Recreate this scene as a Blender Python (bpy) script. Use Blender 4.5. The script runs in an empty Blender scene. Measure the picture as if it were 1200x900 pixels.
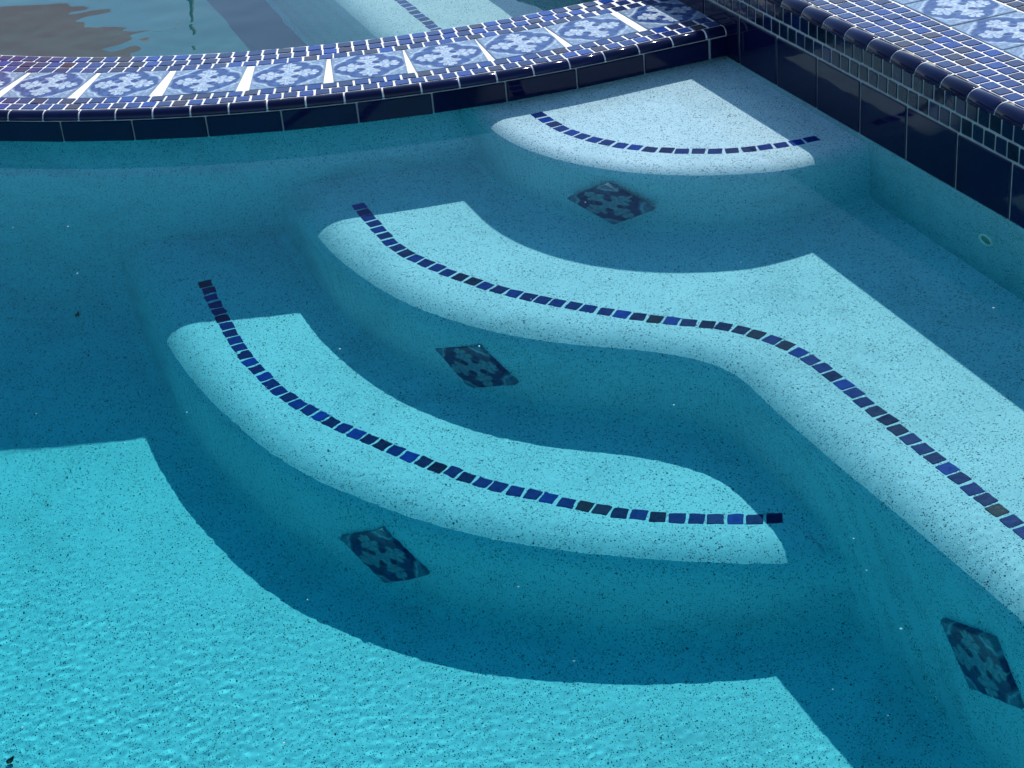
import bpy, bmesh, math, random
import numpy as np
from mathutils import Vector, Matrix

random.seed(7)
rng = np.random.default_rng(11)
sc = bpy.context.scene
COL = sc.collection
PI = math.pi

# ------------------------------------------------------------------ camera
FPX = 2130.14
CAM_R = ((0.9195822445, -0.3847436362, -0.0796293285),
         (-0.2535474574, -0.4262932892, -0.8683246619),
         (0.3001369394, 0.8186857553, -0.4895625104))      # right, down, forward
CAM_P = Vector((-1.7591391978, -3.2329520319, 1.3240247850))
cd = bpy.data.cameras.new('camera')
cam = bpy.data.objects.new('camera', cd)
COL.objects.link(cam)
r_, d_, f_ = [Vector(v) for v in CAM_R]
m = Matrix.Identity(4)
for i in range(3):
    m[i][0], m[i][1], m[i][2], m[i][3] = r_[i], -d_[i], -f_[i], CAM_P[i]
cam.matrix_world = m
cd.sensor_width = 36.0
cd.lens = FPX / 1200.0 * 36.0
cd.clip_start = 0.05
cd.clip_end = 2000
sc.camera = cam

# ------------------------------------------------------------------ light
SUN_EL = math.radians(48.7)
SUN_TO = Vector((0.638 * math.cos(SUN_EL), 0.770 * math.cos(SUN_EL), math.sin(SUN_EL))).normalized()
world = bpy.data.worlds.new('World')
sc.world = world
world.use_nodes = True
wn = world.node_tree
bg = wn.nodes['Background']
sky = wn.nodes.new('ShaderNodeTexSky')
sky.sky_type = 'NISHITA'
sky.sun_disc = False
sky.sun_elevation = SUN_EL
sky.sun_rotation = math.atan2(0.638, 0.770)
sky.altitude = 50
sky.dust_density = 0.15
sky.ozone_density = 2.0
wn.links.new(sky.outputs[0], bg.inputs[0])
bg.inputs[1].default_value = 0.15
sd = bpy.data.lights.new('sun', 'SUN')
sd.energy = 4.3
sd.angle = math.radians(0.5)
sd.color = (1.0, 0.96, 0.90)
sun = bpy.data.objects.new('sun', sd)
COL.objects.link(sun)
sun.rotation_euler = SUN_TO.to_track_quat('Z', 'Y').to_euler()
sun.location = SUN_TO * 12
sd.cycles.is_caustics_light = True
sc.view_settings.view_transform = 'Standard'
sc.view_settings.look = 'None'
sc.view_settings.exposure = 0.34
sc.view_settings.gamma = 1.0
sc.cycles.caustics_refractive = True
sc.cycles.caustics_reflective = True
sc.cycles.blur_glossy = 0.0
sc.cycles.sample_clamp_indirect = 6.0
sc.cycles.max_bounces = 14
sc.cycles.diffuse_bounces = 6
sc.cycles.glossy_bounces = 6
sc.cycles.transmission_bounces = 12
sc.cycles.use_denoising = True

# ------------------------------------------------------------------ helpers
def tag(o, label=None, cat=None, group=None, kind=None):
    if label: o['label'] = label
    if cat: o['category'] = cat
    if group: o['group'] = group
    if kind: o['kind'] = kind
    return o

def mesh_from(name, verts, faces, mats=(), smooth=False):
    me = bpy.data.meshes.new(name)
    me.from_pydata([tuple(v) for v in verts], [], [tuple(f) for f in faces])
    for mt in mats: me.materials.append(mt)
    if smooth:
        me.polygons.foreach_set('use_smooth', [True] * len(me.polygons))
    me.update()
    return me

def link(name, me, parent=None, mat=None, caustic=True):
    o = bpy.data.objects.new(name, me)
    COL.objects.link(o)
    if parent is not None: o.parent = parent
    if mat is not None: o.matrix_world = mat
    if caustic: o.cycles.is_caustics_receiver = True
    return o

def frame(p, x, z):
    x = Vector(x).normalized(); z = Vector(z).normalized(); y = z.cross(x).normalized(); x = y.cross(z)
    M = Matrix.Identity(4)
    for i in range(3):
        M[i][0], M[i][1], M[i][2], M[i][3] = x[i], y[i], z[i], p[i]
    return M

def project(p):
    q = Vector(p) - CAM_P
    z = q.dot(f_)
    if z < 0.05: return (-9999, -9999)
    return (600 + FPX * q.dot(r_) / z, 450 + FPX * q.dot(d_) / z)

def in_view(p, mrg=12):
    u, v = project(p)
    return -mrg < u < 1200 + mrg and -mrg < v < 900 + mrg

# ---- node helpers
def new_mat(name):
    mt = bpy.data.materials.new(name)
    mt.use_nodes = True
    nt = mt.node_tree
    b = nt.nodes['Principled BSDF']
    return mt, nt, b

class X:
    """tiny expression wrapper over Math nodes"""
    nt = None
    def __init__(s, sock): s.s = sock
    @staticmethod
    def op(o, *a):
        n = X.nt.nodes.new('ShaderNodeMath'); n.operation = o
        for i, v in enumerate(a):
            if isinstance(v, X): X.nt.links.new(v.s, n.inputs[i])
            else: n.inputs[i].default_value = float(v)
        return X(n.outputs[0])
    def __add__(s, o): return X.op('ADD', s, o)
    __radd__ = __add__
    def __sub__(s, o): return X.op('SUBTRACT', s, o)
    def __rsub__(s, o): return X.op('SUBTRACT', o, s)
    def __mul__(s, o): return X.op('MULTIPLY', s, o)
    __rmul__ = __mul__
    def __truediv__(s, o): return X.op('DIVIDE', s, o)
    def abs(s): return X.op('ABSOLUTE', s)
    def min(s, o): return X.op('MINIMUM', s, o)
    def max(s, o): return X.op('MAXIMUM', s, o)
    def sqrt(s): return X.op('SQRT', s)
    def step(s, soft):            # 1 where s<0
        n = X.nt.nodes.new('ShaderNodeMapRange'); n.clamp = True
        X.nt.links.new(s.s, n.inputs[0])
        n.inputs[1].default_value = -soft; n.inputs[2].default_value = soft
        n.inputs[3].default_value = 1; n.inputs[4].default_value = 0
        return X(n.outputs[0])

def hyp(a, b): return (a * a + b * b).sqrt()
def ell(a, b, ca, cb, ra, rb): return hyp((a - ca) / ra, (b - cb) / rb) - 1.0

def mixc(nt, fac, c1, c2):
    n = nt.nodes.new('ShaderNodeMix'); n.data_type = 'RGBA'
    for v, k in ((fac, 0), (c1, 6), (c2, 7)):
        if isinstance(v, X): nt.links.new(v.s, n.inputs[k])
        elif hasattr(v, 'is_linked') or isinstance(v, bpy.types.NodeSocket): nt.links.new(v, n.inputs[k])
        else: n.inputs[k].default_value = v if k == 0 else (*v, 1)
    return n.outputs[2]

def tex(nt, kind, scale, coord='Object', **kw):
    tc = nt.nodes.new('ShaderNodeTexCoord')
    n = nt.nodes.new(kind)
    if coord == 'World':
        g = nt.nodes.new('ShaderNodeNewGeometry'); nt.links.new(g.outputs['Position'], n.inputs['Vector'])
    else:
        nt.links.new(tc.outputs[coord], n.inputs['Vector'])
    n.inputs['Scale'].default_value = scale
    for k, v in kw.items():
        if k in n.inputs: n.inputs[k].default_value = v
        else: setattr(n, k, v)
    return n

def ramp(nt, fac, stops, interp='LINEAR'):
    n = nt.nodes.new('ShaderNodeValToRGB')
    n.color_ramp.interpolation = interp
    e = n.color_ramp.elements
    while len(e) < len(stops): e.new(0.5)
    for i, (p, c) in enumerate(stops):
        e[i].position = p; e[i].color = (*c, 1)
    nt.links.new(fac, n.inputs[0])
    return n.outputs[0]

def bump(nt, b, height, strength, dist):
    n = nt.nodes.new('ShaderNodeBump')
    n.inputs['Strength'].default_value = strength
    n.inputs['Distance'].default_value = dist
    nt.links.new(height, n.inputs['Height'])
    nt.links.new(n.outputs[0], b.inputs['Normal'])

# ------------------------------------------------------------------ materials
def plaster_material(name='speckled_plaster', base=((0.46, 0.635, 0.715), (0.57, 0.735, 0.81)), many=1.0):
    mt, nt, b = new_mat(name); X.nt = nt
    n1 = tex(nt, 'ShaderNodeTexNoise', 7.0, 'World', Detail=6.0, Roughness=0.65)
    n2 = tex(nt, 'ShaderNodeTexNoise', 330.0, 'World', Detail=3.0)
    v = X(n1.outputs[0]) * 0.6 + X(n2.outputs[0]) * 0.4
    c = ramp(nt, v.s, [(0.35, base[0]), (0.62, base[1])])
    stn = tex(nt, 'ShaderNodeTexNoise', 3.2, 'World', Detail=5.0, Roughness=0.7, Distortion=0.6)
    sm = X.op('SMOOTH_MIN', (X(stn.outputs[0]) - 0.52) * 3.0, 0.45, 0.1).max(0.0)
    c = mixc(nt, sm, c, tuple(x * 0.74 for x in base[0]))
    patch = tex(nt, 'ShaderNodeTexNoise', 26.0, 'World', Detail=3.0)
    for scale, r0, r1, prob, col in ((180.0, 0.12, 0.33, 0.25, (0.030, 0.07, 0.11)),
                                     (300.0, 0.15, 0.36, 0.42, (0.09, 0.19, 0.25)),
                                     (360.0, 0.20, 0.44, 0.30, (0.035, 0.07, 0.10)),
                                     (240.0, 0.20, 0.40, 0.30, (0.72, 0.84, 0.87))):
        vo = tex(nt, 'ShaderNodeTexVoronoi', scale, 'World', Randomness=1.0)
        sep = nt.nodes.new('ShaderNodeSeparateColor'); nt.links.new(vo.outputs['Color'], sep.inputs[0])
        rnd = X(sep.outputs[0]); size = X(sep.outputs[1]) * (r1 - r0) + r0
        inside = (X(vo.outputs['Distance']) - size).step(0.06)
        dens = X(patch.outputs[0]) * (2.4 * prob * many) - 0.2 * prob
        on = (rnd - dens).step(0.01)
        c = mixc(nt, inside * on, c, col)
    nt.links.new(c, b.inputs['Base Color'])
    b.inputs['Roughness'].default_value = 0.75
    b.inputs['Specular IOR Level'].default_value = 0.1
    return mt

def tile_glaze(name, stops, rough=0.12, noise=60.0, amt=0.35, bumpd=0.0006, spec=0.5):
    """glazed ceramic: colour picked per tile, clouded by noise"""
    mt, nt, b = new_mat(name); X.nt = nt
    oi = nt.nodes.new('ShaderNodeObjectInfo')
    g = nt.nodes.new('ShaderNodeNewGeometry')
    r = X.op('FRACT', X(oi.outputs['Random']) + X(g.outputs['Random Per Island']))
    nz = tex(nt, 'ShaderNodeTexNoise', noise, 'World', Detail=3.0, Roughness=0.6)
    c = ramp(nt, r.s, stops, 'LINEAR')
    k = X(nz.outputs[0]) * (2 * amt) + (1 - amt)
    mul = nt.nodes.new('ShaderNodeMix'); mul.data_type = 'RGBA'; mul.blend_type = 'MULTIPLY'
    mul.inputs[0].default_value = 1
    nt.links.new(c, mul.inputs[6])
    cc = nt.nodes.new('ShaderNodeCombineColor')
    for i in range(3): nt.links.new(k.s, cc.inputs[i])
    nt.links.new(cc.outputs[0], mul.inputs[7])
    nt.links.new(mul.outputs[2], b.inputs['Base Color'])
    rr = X(nz.outputs[0]) * rough * 1.2 + rough * 0.4
    nt.links.new(rr.s, b.inputs['Roughness'])
    b.inputs['Specular IOR Level'].default_value = spec
    bn = tex(nt, 'ShaderNodeTexNoise', noise * 0.8, 'World', Detail=2.0)
    bump(nt, b, bn.outputs[0], 0.35, bumpd)
    return mt

def grout_material(name, c0, c1):
    mt, nt, b = new_mat(name); X.nt = nt
    n1 = tex(nt, 'ShaderNodeTexNoise', 40.0, 'World', Detail=5.0)
    n2 = tex(nt, 'ShaderNodeTexNoise', 700.0, 'World', Detail=2.0)
    c = ramp(nt, (X(n1.outputs[0]) * 0.7 + X(n2.outputs[0]) * 0.3).s, [(0.3, c0), (0.6, c1)])
    nt.links.new(c, b.inputs['Base Color'])
    b.inputs['Roughness'].default_value = 0.9
    bump(nt, b, n2.outputs[0], 0.4, 0.0006)
    return mt

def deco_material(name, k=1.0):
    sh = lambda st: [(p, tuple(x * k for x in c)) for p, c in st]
    mt, nt, b = new_mat(name); X.nt = nt
    tc = nt.nodes.new('ShaderNodeTexCoord')
    wob = nt.nodes.new('ShaderNodeTexNoise'); wob.inputs['Scale'].default_value = 45; wob.inputs['Detail'].default_value = 2
    oi = nt.nodes.new('ShaderNodeObjectInfo')
    ad = nt.nodes.new('ShaderNodeVectorMath'); ad.operation = 'ADD'
    nt.links.new(tc.outputs['Object'], ad.inputs[0]); nt.links.new(oi.outputs['Random'], ad.inputs[1])
    nt.links.new(ad.outputs[0], wob.inputs['Vector'])
    ws = nt.nodes.new('ShaderNodeSeparateColor'); nt.links.new(wob.outputs['Color'], ws.inputs[0])
    sep = nt.nodes.new('ShaderNodeSeparateXYZ'); nt.links.new(tc.outputs['Object'], sep.inputs[0])
    u = X(sep.outputs[0]) / 0.083 + (X(ws.outputs[0]) - 0.5) * 0.16
    v = X(sep.outputs[1]) / 0.083 + (X(ws.outputs[1]) - 0.5) * 0.16
    a0, b0 = u.abs(), v.abs()
    a, q = a0.max(b0), a0.min(b0)                     # fold to one octant, a >= q
    r = hyp(u, v)
    fine = tex(nt, 'ShaderNodeTexNoise', 130.0, 'Object', Detail=3.0)
    med = tex(nt, 'ShaderNodeTexNoise', 60.0, 'Object', Detail=2.0)
    base = ramp(nt, fine.outputs[0], sh([(0.30, (0.10, 0.16, 0.21)), (0.48, (0.24, 0.32, 0.37)), (0.7, (0.42, 0.49, 0.52))]))
    # corner scrolls
    sc1 = (hyp(a - 0.80, q - 0.80) - 0.11).abs() - 0.030
    sc2 = (hyp(a - 0.92, q - 0.58) - 0.08).abs() - 0.024
    sc3 = (hyp(a - 0.64, q - 0.62) - 0.07).abs() - 0.022
    c = mixc(nt, sc1.min(sc2).min(sc3).step(0.02) * 0.6, base, (0.08, 0.15, 0.30))
    # four-lobed medallion
    quat = hyp(a - 0.40, q * 0.90) - 0.50
    ring = (quat - 0.055).abs() - 0.022
    c = mixc(nt, ring.step(0.015) * 0.75, c, (0.46, 0.56, 0.67))
    ring2 = (quat - 0.115).abs() - 0.012
    c = mixc(nt, ring2.step(0.012) * 0.6, c, (0.10, 0.18, 0.32))
    blue = ramp(nt, med.outputs[0], sh([(0.32, (0.004, 0.012, 0.08)), (0.52, (0.010, 0.032, 0.15)), (0.72, (0.05, 0.11, 0.28))]))
    c = mixc(nt, quat.step(0.03), c, blue)
    white = ramp(nt, fine.outputs[0], sh([(0.35, (0.30, 0.38, 0.43)), (0.6, (0.50, 0.58, 0.62))]))
    mid = r - 0.38
    fl = ell(a, q, 0.50, 0.0, 0.27, 0.07).min(ell(a, q, 0.45, 0.17, 0.085, 0.12)).min(ell(a, q, 0.64, 0.12, 0.085, 0.065)).min(ell(a, q, 0.72, 0.0, 0.06, 0.06))
    petal = tex(nt, 'ShaderNodeTexVoronoi', 95.0, 'Object', Randomness=0.9)
    carve = (X(petal.outputs['Distance']) - 0.42) * -1.0
    c = mixc(nt, mid.step(0.05), c, white)
    c = mixc(nt, fl.step(0.16), c, white)
    c = mixc(nt, carve.step(0.05) * 0.30, c, (0.05, 0.11, 0.24))
    vein = ell(a, q, 0.48, 0.0, 0.20, 0.018)
    c = mixc(nt, vein.step(0.25) * 0.6, c, (0.12, 0.22, 0.42))
    oval = ell(a, q, 0.20, 0.19, 0.105, 0.09)
    c = mixc(nt, oval.step(0.12), c, blue)
    ring3 = oval.abs() - 0.10
    c = mixc(nt, ring3.step(0.08) * 0.5, c, (0.02, 0.04, 0.14))
    ctr = (r - 0.10).abs() - 0.018
    c = mixc(nt, ctr.step(0.02) * 0.7, c, (0.10, 0.18, 0.38))
    edge = 0.878 - a
    c = mixc(nt, edge.step(0.015) * 0.7, c, (0.12, 0.18, 0.24))
    nt.links.new(c, b.inputs['Base Color'])
    b.inputs['Roughness'].default_value = 0.16
    b.inputs['Specular IOR Level'].default_value = 0.3
    bump(nt, b, med.outputs[0], 0.25, 0.0008)
    return mt

def water_material(name, pol=0.985):
    mt = bpy.data.materials.new(name); mt.use_nodes = True
    nt = mt.node_tree; nt.nodes.clear()
    out = nt.nodes.new('ShaderNodeOutputMaterial')
    X.nt = nt
    g = nt.nodes.new('ShaderNodeBsdfRefraction')
    g.inputs['IOR'].default_value = 1.333; g.inputs['Roughness'].default_value = 0.0
    gl = nt.nodes.new('ShaderNodeBsdfGlossy'); gl.inputs['Roughness'].default_value = 0.0
    # reflectance of light polarised in the plane of incidence (the glare-free look of the photograph)
    geo = nt.nodes.new('ShaderNodeNewGeometry')
    dp = nt.nodes.new('ShaderNodeVectorMath'); dp.operation = 'DOT_PRODUCT'
    nt.links.new(geo.outputs['Normal'], dp.inputs[0]); nt.links.new(geo.outputs['Incoming'], dp.inputs[1])
    c = X(dp.outputs['Value']).abs()
    t = (1.0 - (1.0 - c * c) * (1 / 1.333 ** 2)).sqrt()
    rp = (t - c * 1.333) / (t + c * 1.333); rs = (c - t * 1.333) / (c + t * 1.333)
    out_f = rp * rp * pol + rs * rs * (1.0 - pol)
    fr = nt.nodes.new('ShaderNodeFresnel'); fr.inputs['IOR'].default_value = 1.333
    back = X(geo.outputs['Backfacing'])
    fac = back * X(fr.outputs[0]) + (1.0 - back) * out_f
    mx = nt.nodes.new('ShaderNodeMixShader')
    nt.links.new(fac.s, mx.inputs[0]); nt.links.new(g.outputs[0], mx.inputs[1]); nt.links.new(gl.outputs[0], mx.inputs[2])
    nt.links.new(mx.outputs[0], out.inputs['Surface'])
    return mt

def absorption_material(name, absorb, dens):
    mt = bpy.data.materials.new(name); mt.use_nodes = True
    nt = mt.node_tree; nt.nodes.clear()
    out = nt.nodes.new('ShaderNodeOutputMaterial')
    va = nt.nodes.new('ShaderNodeVolumeAbsorption')
    va.inputs['Color'].default_value = (*absorb, 1); va.inputs['Density'].default_value = dens
    nt.links.new(va.outputs[0], out.inputs['Volume'])
    return mt

def plain(name, col, rough=0.5, var=0.25, scale=30.0):
    mt, nt, b = new_mat(name); X.nt = nt
    n = tex(nt, 'ShaderNodeTexNoise', scale, 'Object', Detail=4.0)
    c = ramp(nt, n.outputs[0], [(0.3, tuple(x * (1 - var) for x in col)), (0.7, tuple(min(1, x * (1 + var)) for x in col))])
    nt.links.new(c, b.inputs['Base Color']); b.inputs['Roughness'].default_value = rough
    return mt
M_PLASTER = plaster_material()
M_PLASTERW = plaster_material('dense_speck_plaster', ((0.32, 0.49, 0.54), (0.42, 0.59, 0.65)), 1.7)  # darker base and denser specks, for the raised wall
M_GROUT = grout_material('white_grout', (0.56, 0.56, 0.55), (0.80, 0.80, 0.79))
M_GROUTF = grout_material('shaded_face_grout', (0.17, 0.21, 0.23), (0.30, 0.34, 0.36))  # grout for upright faces, their shade put into the colour
M_NAVY = tile_glaze('navy_glaze', [(0.0, (0.002, 0.003, 0.022)), (0.5, (0.003, 0.005, 0.036)), (1.0, (0.003, 0.004, 0.026))], rough=0.06, noise=16.0, bumpd=0.0016, spec=0.22)
M_BULL = tile_glaze('dark_bullnose_glaze', [(0.0, (0.003, 0.006, 0.030)), (1.0, (0.004, 0.009, 0.048))], rough=0.06, noise=40.0, spec=0.2)
M_MOSAIC = tile_glaze('cobalt_mosaic_glaze', [(0.0, (0.010, 0.017, 0.055)), (0.22, (0.005, 0.024, 0.13)), (0.4, (0.007, 0.014, 0.060)), (0.58, (0.003, 0.038, 0.24)), (0.72, (0.018, 0.017, 0.036)), (0.765, (0.030, 0.014, 0.020)), (0.79, (0.016, 0.016, 0.036)), (0.88, (0.005, 0.028, 0.16)), (1.0, (0.005, 0.010, 0.045))], rough=0.12, noise=90.0, amt=0.5, spec=0.38)
M_MOSAICF = tile_glaze('shaded_mosaic_glaze', [(0.0, (0.003, 0.008, 0.022)), (0.4, (0.003, 0.010, 0.040)), (0.7, (0.004, 0.014, 0.030)), (0.9, (0.003, 0.010, 0.060)), (1.0, (0.002, 0.006, 0.018))], rough=0.08, noise=90.0, amt=0.4, spec=0.22)  # dimmed mosaic copy, shade of the wall face put into its colour
M_TRIM = tile_glaze('step_trim_glaze', [(0.0, (0.002, 0.010, 0.05)), (0.25, (0.001, 0.026, 0.19)), (0.42, (0.002, 0.016, 0.09)), (0.6, (0.001, 0.040, 0.30)), (0.78, (0.003, 0.012, 0.04)), (1.0, (0.001, 0.024, 0.17))], rough=0.3, noise=90.0, spec=0.06)
M_DECO = deco_material('painted_deco_glaze')
M_DECOD = deco_material('dark_deco_glaze', 0.7)  # same tile pattern with its main tones scaled darker, for the risers
M_WATER = water_material('water_surface')
M_WATER2 = water_material('spa_water_surface', 0.35)
M_DEPTH = absorption_material('pool_water_depth', (0.0, 0.887, 0.904), 1.9)
M_SPADEPTH = absorption_material('spa_water_depth', (0.2, 0.87, 0.90), 1.5)

# ------------------------------------------------------------------ plan curves
DC = Vector((-0.2305, 2.1136)); DR = 2.0583             # dam arc
ARC = DR * PI / 2
def dam(s, off=0.0):
    """point and outward normal of the spa wall's pool face, off = distance inwards"""
    if s < 0.2305:
        return Vector((-s, DC.y - DR + off)), Vector((0, -1))
    a = (s - 0.2305) / DR
    if a < PI / 2:
        n = Vector((-math.sin(a), -math.cos(a)))
        return DC + n * (DR - off), n
    return Vector((DC.x - DR + off, DC.y + (s - 0.2305 - ARC))), Vector((-1, 0))
def wallp(s, off=0.0):
    """raised wall: runs along -y from y=0"""
    return Vector((off, -s)), Vector((-1, 0))
def dam_y(x):
    if x > DC.x: return DC.y - DR
    t = (DC.x - x) / DR
    return DC.y - DR * math.sqrt(max(0.0, 1 - t * t)) if t < 1 else 9

def spline(pts, step):
    P = [Vector(p) for p in pts]
    P = [P[0] * 2 - P[1]] + P + [P[-1] * 2 - P[-2]]
    out = []
    for i in range(1, len(P) - 2):
        for k in range(24):
            t = k / 24
            a, b, c, d = P[i - 1:i + 3]
            out.append(0.5 * ((2 * b) + (c - a) * t + (2 * a - 5 * b + 4 * c - d) * t * t + (3 * b - a - 3 * c + d) * t ** 3))
    out.append(P[-2])
    A = np.array([tuple(v) for v in out])
    for _ in range(60):
        A[1:-1] = A[1:-1] * 0.5 + (A[:-2] + A[2:]) * 0.25
    L = np.r_[0, np.cumsum(np.linalg.norm(np.diff(A, axis=0), axis=1))]
    n = max(2, int(round(L[-1] / step)) + 1)
    q = np.linspace(0, L[-1], n)
    return np.stack([np.interp(q, L, A[:, 0]), np.interp(q, L, A[:, 1])], 1)

def arc(c, r, a0, a1, n):
    return [(c[0] + r * math.cos(math.radians(a0 + (a1 - a0) * i / n)), c[1] + r * math.sin(math.radians(a0 + (a1 - a0) * i / n))) for i in range(n + 1)]

C1 = (-0.061, -0.016)
NOSE1 = [(C1[0] - 0.505, 0.16), (C1[0] - 0.505, 0.06)] + arc(C1, 0.505, 180, 255, 10) + [(-.10, -.509), (-.02, -.499), (.07, -.488)]
TRIM1 = arc(C1, 0.402, 178, 268, 12)
NOSE2 = [(-.958, .25), (-.962, .10), (-.966, -.02), (-.966, -.10), (-.961, -.18), (-.950, -.255), (-.931, -.347), (-.901, -.441), (-.863, -.516), (-.82, -.588), (-.767, -.653),
         (-.705, -.713), (-.636, -.770), (-.576, -.830), (-.536, -.888), (-.517, -.946), (-.513, -1.01), (-.513, -1.08), (-.511, -1.157), (-.509, -1.235),
         (-.505, -1.31), (-.500, -1.404), (-.495, -1.53), (-.491, -1.654), (-.487, -1.9), (-.485, -2.3), (-.485, -3.0)]
TRIM2 = [(-.861, .002), (-.862, -.05), (-.863, -.10), (-.863, -.16), (-.853, -.24), (-.828, -.315), (-.795, -.395), (-.751, -.478), (-.711, -.536), (-.667, -.592), (-.623, -.645),
         (-.580, -.694), (-.527, -.744), (-.470, -.798), (-.434, -.857), (-.413, -.914), (-.404, -.972), (-.401, -1.03), (-.400, -1.12), (-.397, -1.22), (-.394, -1.34), (-.392, -1.49), (-.390, -1.8), (-.389, -2.2)]
NOSE3 = [(-1.285, .45), (-1.289, .25), (-1.294, .05), (-1.297, -.05), (-1.299, -.116), (-1.296, -.188), (-1.289, -.26), (-1.278, -.342), (-1.262, -.421), (-1.241, -.513), (-1.213, -.60), (-1.179, -.68),
         (-1.143, -.743), (-1.110, -.798), (-1.072, -.854), (-1.028, -.911), (-.983, -.961), (-.936, -1.006), (-.889, -1.047), (-.84, -1.085), (-.794, -1.120), (-.745, -1.153),
         (-.68, -1.195), (-.60, -1.238), (-.50, -1.280), (-.40, -1.310)]
TRIM3 = [(-1.180, .07), (-1.183, .02), (-1.186, -.03), (-1.187, -.09), (-1.188, -.154), (-1.187, -.21), (-1.181, -.28), (-1.173, -.342), (-1.160, -.401), (-1.141, -.461), (-1.118, -.519), (-1.092, -.574),
         (-1.063, -.627), (-1.035, -.679), (-1.006, -.732), (-.972, -.784), (-.937, -.836), (-.898, -.882), (-.859, -.926), (-.819, -.972), (-.776, -1.014), (-.728, -1.051), (-.678, -1.085), (-.628, -1.115), (-.575, -1.142)]
Z1, Z2, Z3 = -0.0315, -0.2888, -0.5462
def zfloor(x, y): return 0.1375 * max(x, -3) + 0.0353 * max(y, -2.4) - 0.6327

# ------------------------------------------------------------------ setting
def sheet_with_hole():
    """paved deck to the horizon, with an opening for pool, spa and the two walls"""
    zt = 0.165
    x0, x1, y0, y1 = -3.1, 0.46, -2.75, 4.4
    B = 400
    xs = [-B, x0, x1, B]; ys = [-B, y0, y1, B]
    v = [(x, y, zt) for y in ys for x in xs]
    f = [(j * 4 + i, j * 4 + i + 1, j * 4 + i + 5, j * 4 + i + 4) for j in range(3) for i in range(3) if not (i == 1 and j == 1)]
    return mesh_from('ground', v, f)
mt, nt, b = new_mat('travertine_paving'); X.nt = nt
br = tex(nt, 'ShaderNodeTexBrick', 1.6, 'World')
br.inputs['Color1'].default_value = (0.46, 0.41, 0.34, 1); br.inputs['Color2'].default_value = (0.40, 0.36, 0.30, 1)
br.inputs['Mortar'].default_value = (0.30, 0.28, 0.25, 1); br.inputs['Mortar Size'].default_value = 0.008
nt.links.new(br.outputs[0], b.inputs['Base Color']); b.inputs['Roughness'].default_value = 0.8
M_PAVE = mt
g = link('ground', sheet_with_hole()); g.data.materials.append(M_PAVE); tag(g, 'pale stone paved deck around the pool', kind='structure')

# pool floor
nx, ny = 30, 44
vv, ff = [], []
for j in range(ny + 1):
    for i in range(nx + 1):
        x = -4.6 + i / nx * 4.7; y = -2.8 + j / ny * 4.6
        vv.append((x, y, zfloor(x, y)))
for j in range(ny):
    for i in range(nx):
        a = j * (nx + 1) + i
        x, y, _ = vv[a]
        r_c = math.hypot(x + 0.08 - DC.x, y - 0.05 - DC.y)
        if y > -0.1 and ((x > DC.x and y > 0.25) or (x <= DC.x and r_c < DR - 0.22)): continue
        ff.append((a, a + 1, a + nx + 2, a + nx + 1))
o = link('pool_floor', mesh_from('pool_floor', vv, ff, [M_PLASTER], True)); tag(o, 'speckled blue plaster floor of the pool', kind='structure')

# plain pool walls outside the picture (west, south, north-west)
def box_bm(bm, x0, x1, y0, y1, z0, z1):
    v = [bm.verts.new(p) for p in ((x0, y0, z0), (x1, y0, z0), (x1, y1, z0), (x0, y1, z0), (x0, y0, z1), (x1, y0, z1), (x1, y1, z1), (x0, y1, z1))]
    for f in ((3, 2, 1, 0), (4, 5, 6, 7), (0, 1, 5, 4), (1, 2, 6, 5), (2, 3, 7, 6), (3, 0, 4, 7)): bm.faces.new([v[i] for i in f])
bm = bmesh.new()
box_bm(bm, -3.3, -3.0, -2.9, 1.9, -1.5, 0.163)
box_bm(bm, -2.999, 0.30, -2.9, -2.6, -1.5, 0.163)
box_bm(bm, -2.999, -2.10, 1.6, 1.9, -1.5, 0.163)
me = bpy.data.meshes.new('pool_wall_shell'); bm.to_mesh(me); bm.free(); me.materials.append(M_PLASTER)
o = link('pool_shell', me); tag(o, 'speckled plaster walls closing the pool', kind='structure')

# water
def ripple_field(n, lmin, lmax, slope, seed, bias=None):
    R = np.random.default_rng(seed)
    lam = np.exp(R.uniform(math.log(lmin), math.log(lmax), n))
    th = R.uniform(0, 2 * PI, n) if bias is None else bias[0] + R.normal(0, bias[1], n)
    ph = R.uniform(0, 2 * PI, n)
    amp = slope * lam / (2 * PI) * math.sqrt(2.0 / n)
    k = 2 * PI / lam
    return k * np.cos(th), k * np.sin(th), ph, amp
def waves(Xg, Yg, F):
    H = np.zeros_like(Xg)
    for kx, ky, ph, a in zip(*F): H += a * np.sin(kx * Xg + ky * Yg + ph)
    return H
def axis(lo, f0, f1, hi, fine, coarse):
    return np.r_[np.arange(lo, f0, coarse), np.arange(f0, f1, fine), np.arange(f1, hi + coarse, coarse)]
def dam_depth(Xg, Yg):
    """signed distance inwards from the pool face of the spa wall"""
    r = np.hypot(Xg - DC.x, Yg - DC.y)
    return np.where(Xg > DC.x, Yg - (DC.y - DR), np.where(Yg < DC.y, DR - r, Xg - (DC.x - DR)))
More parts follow.
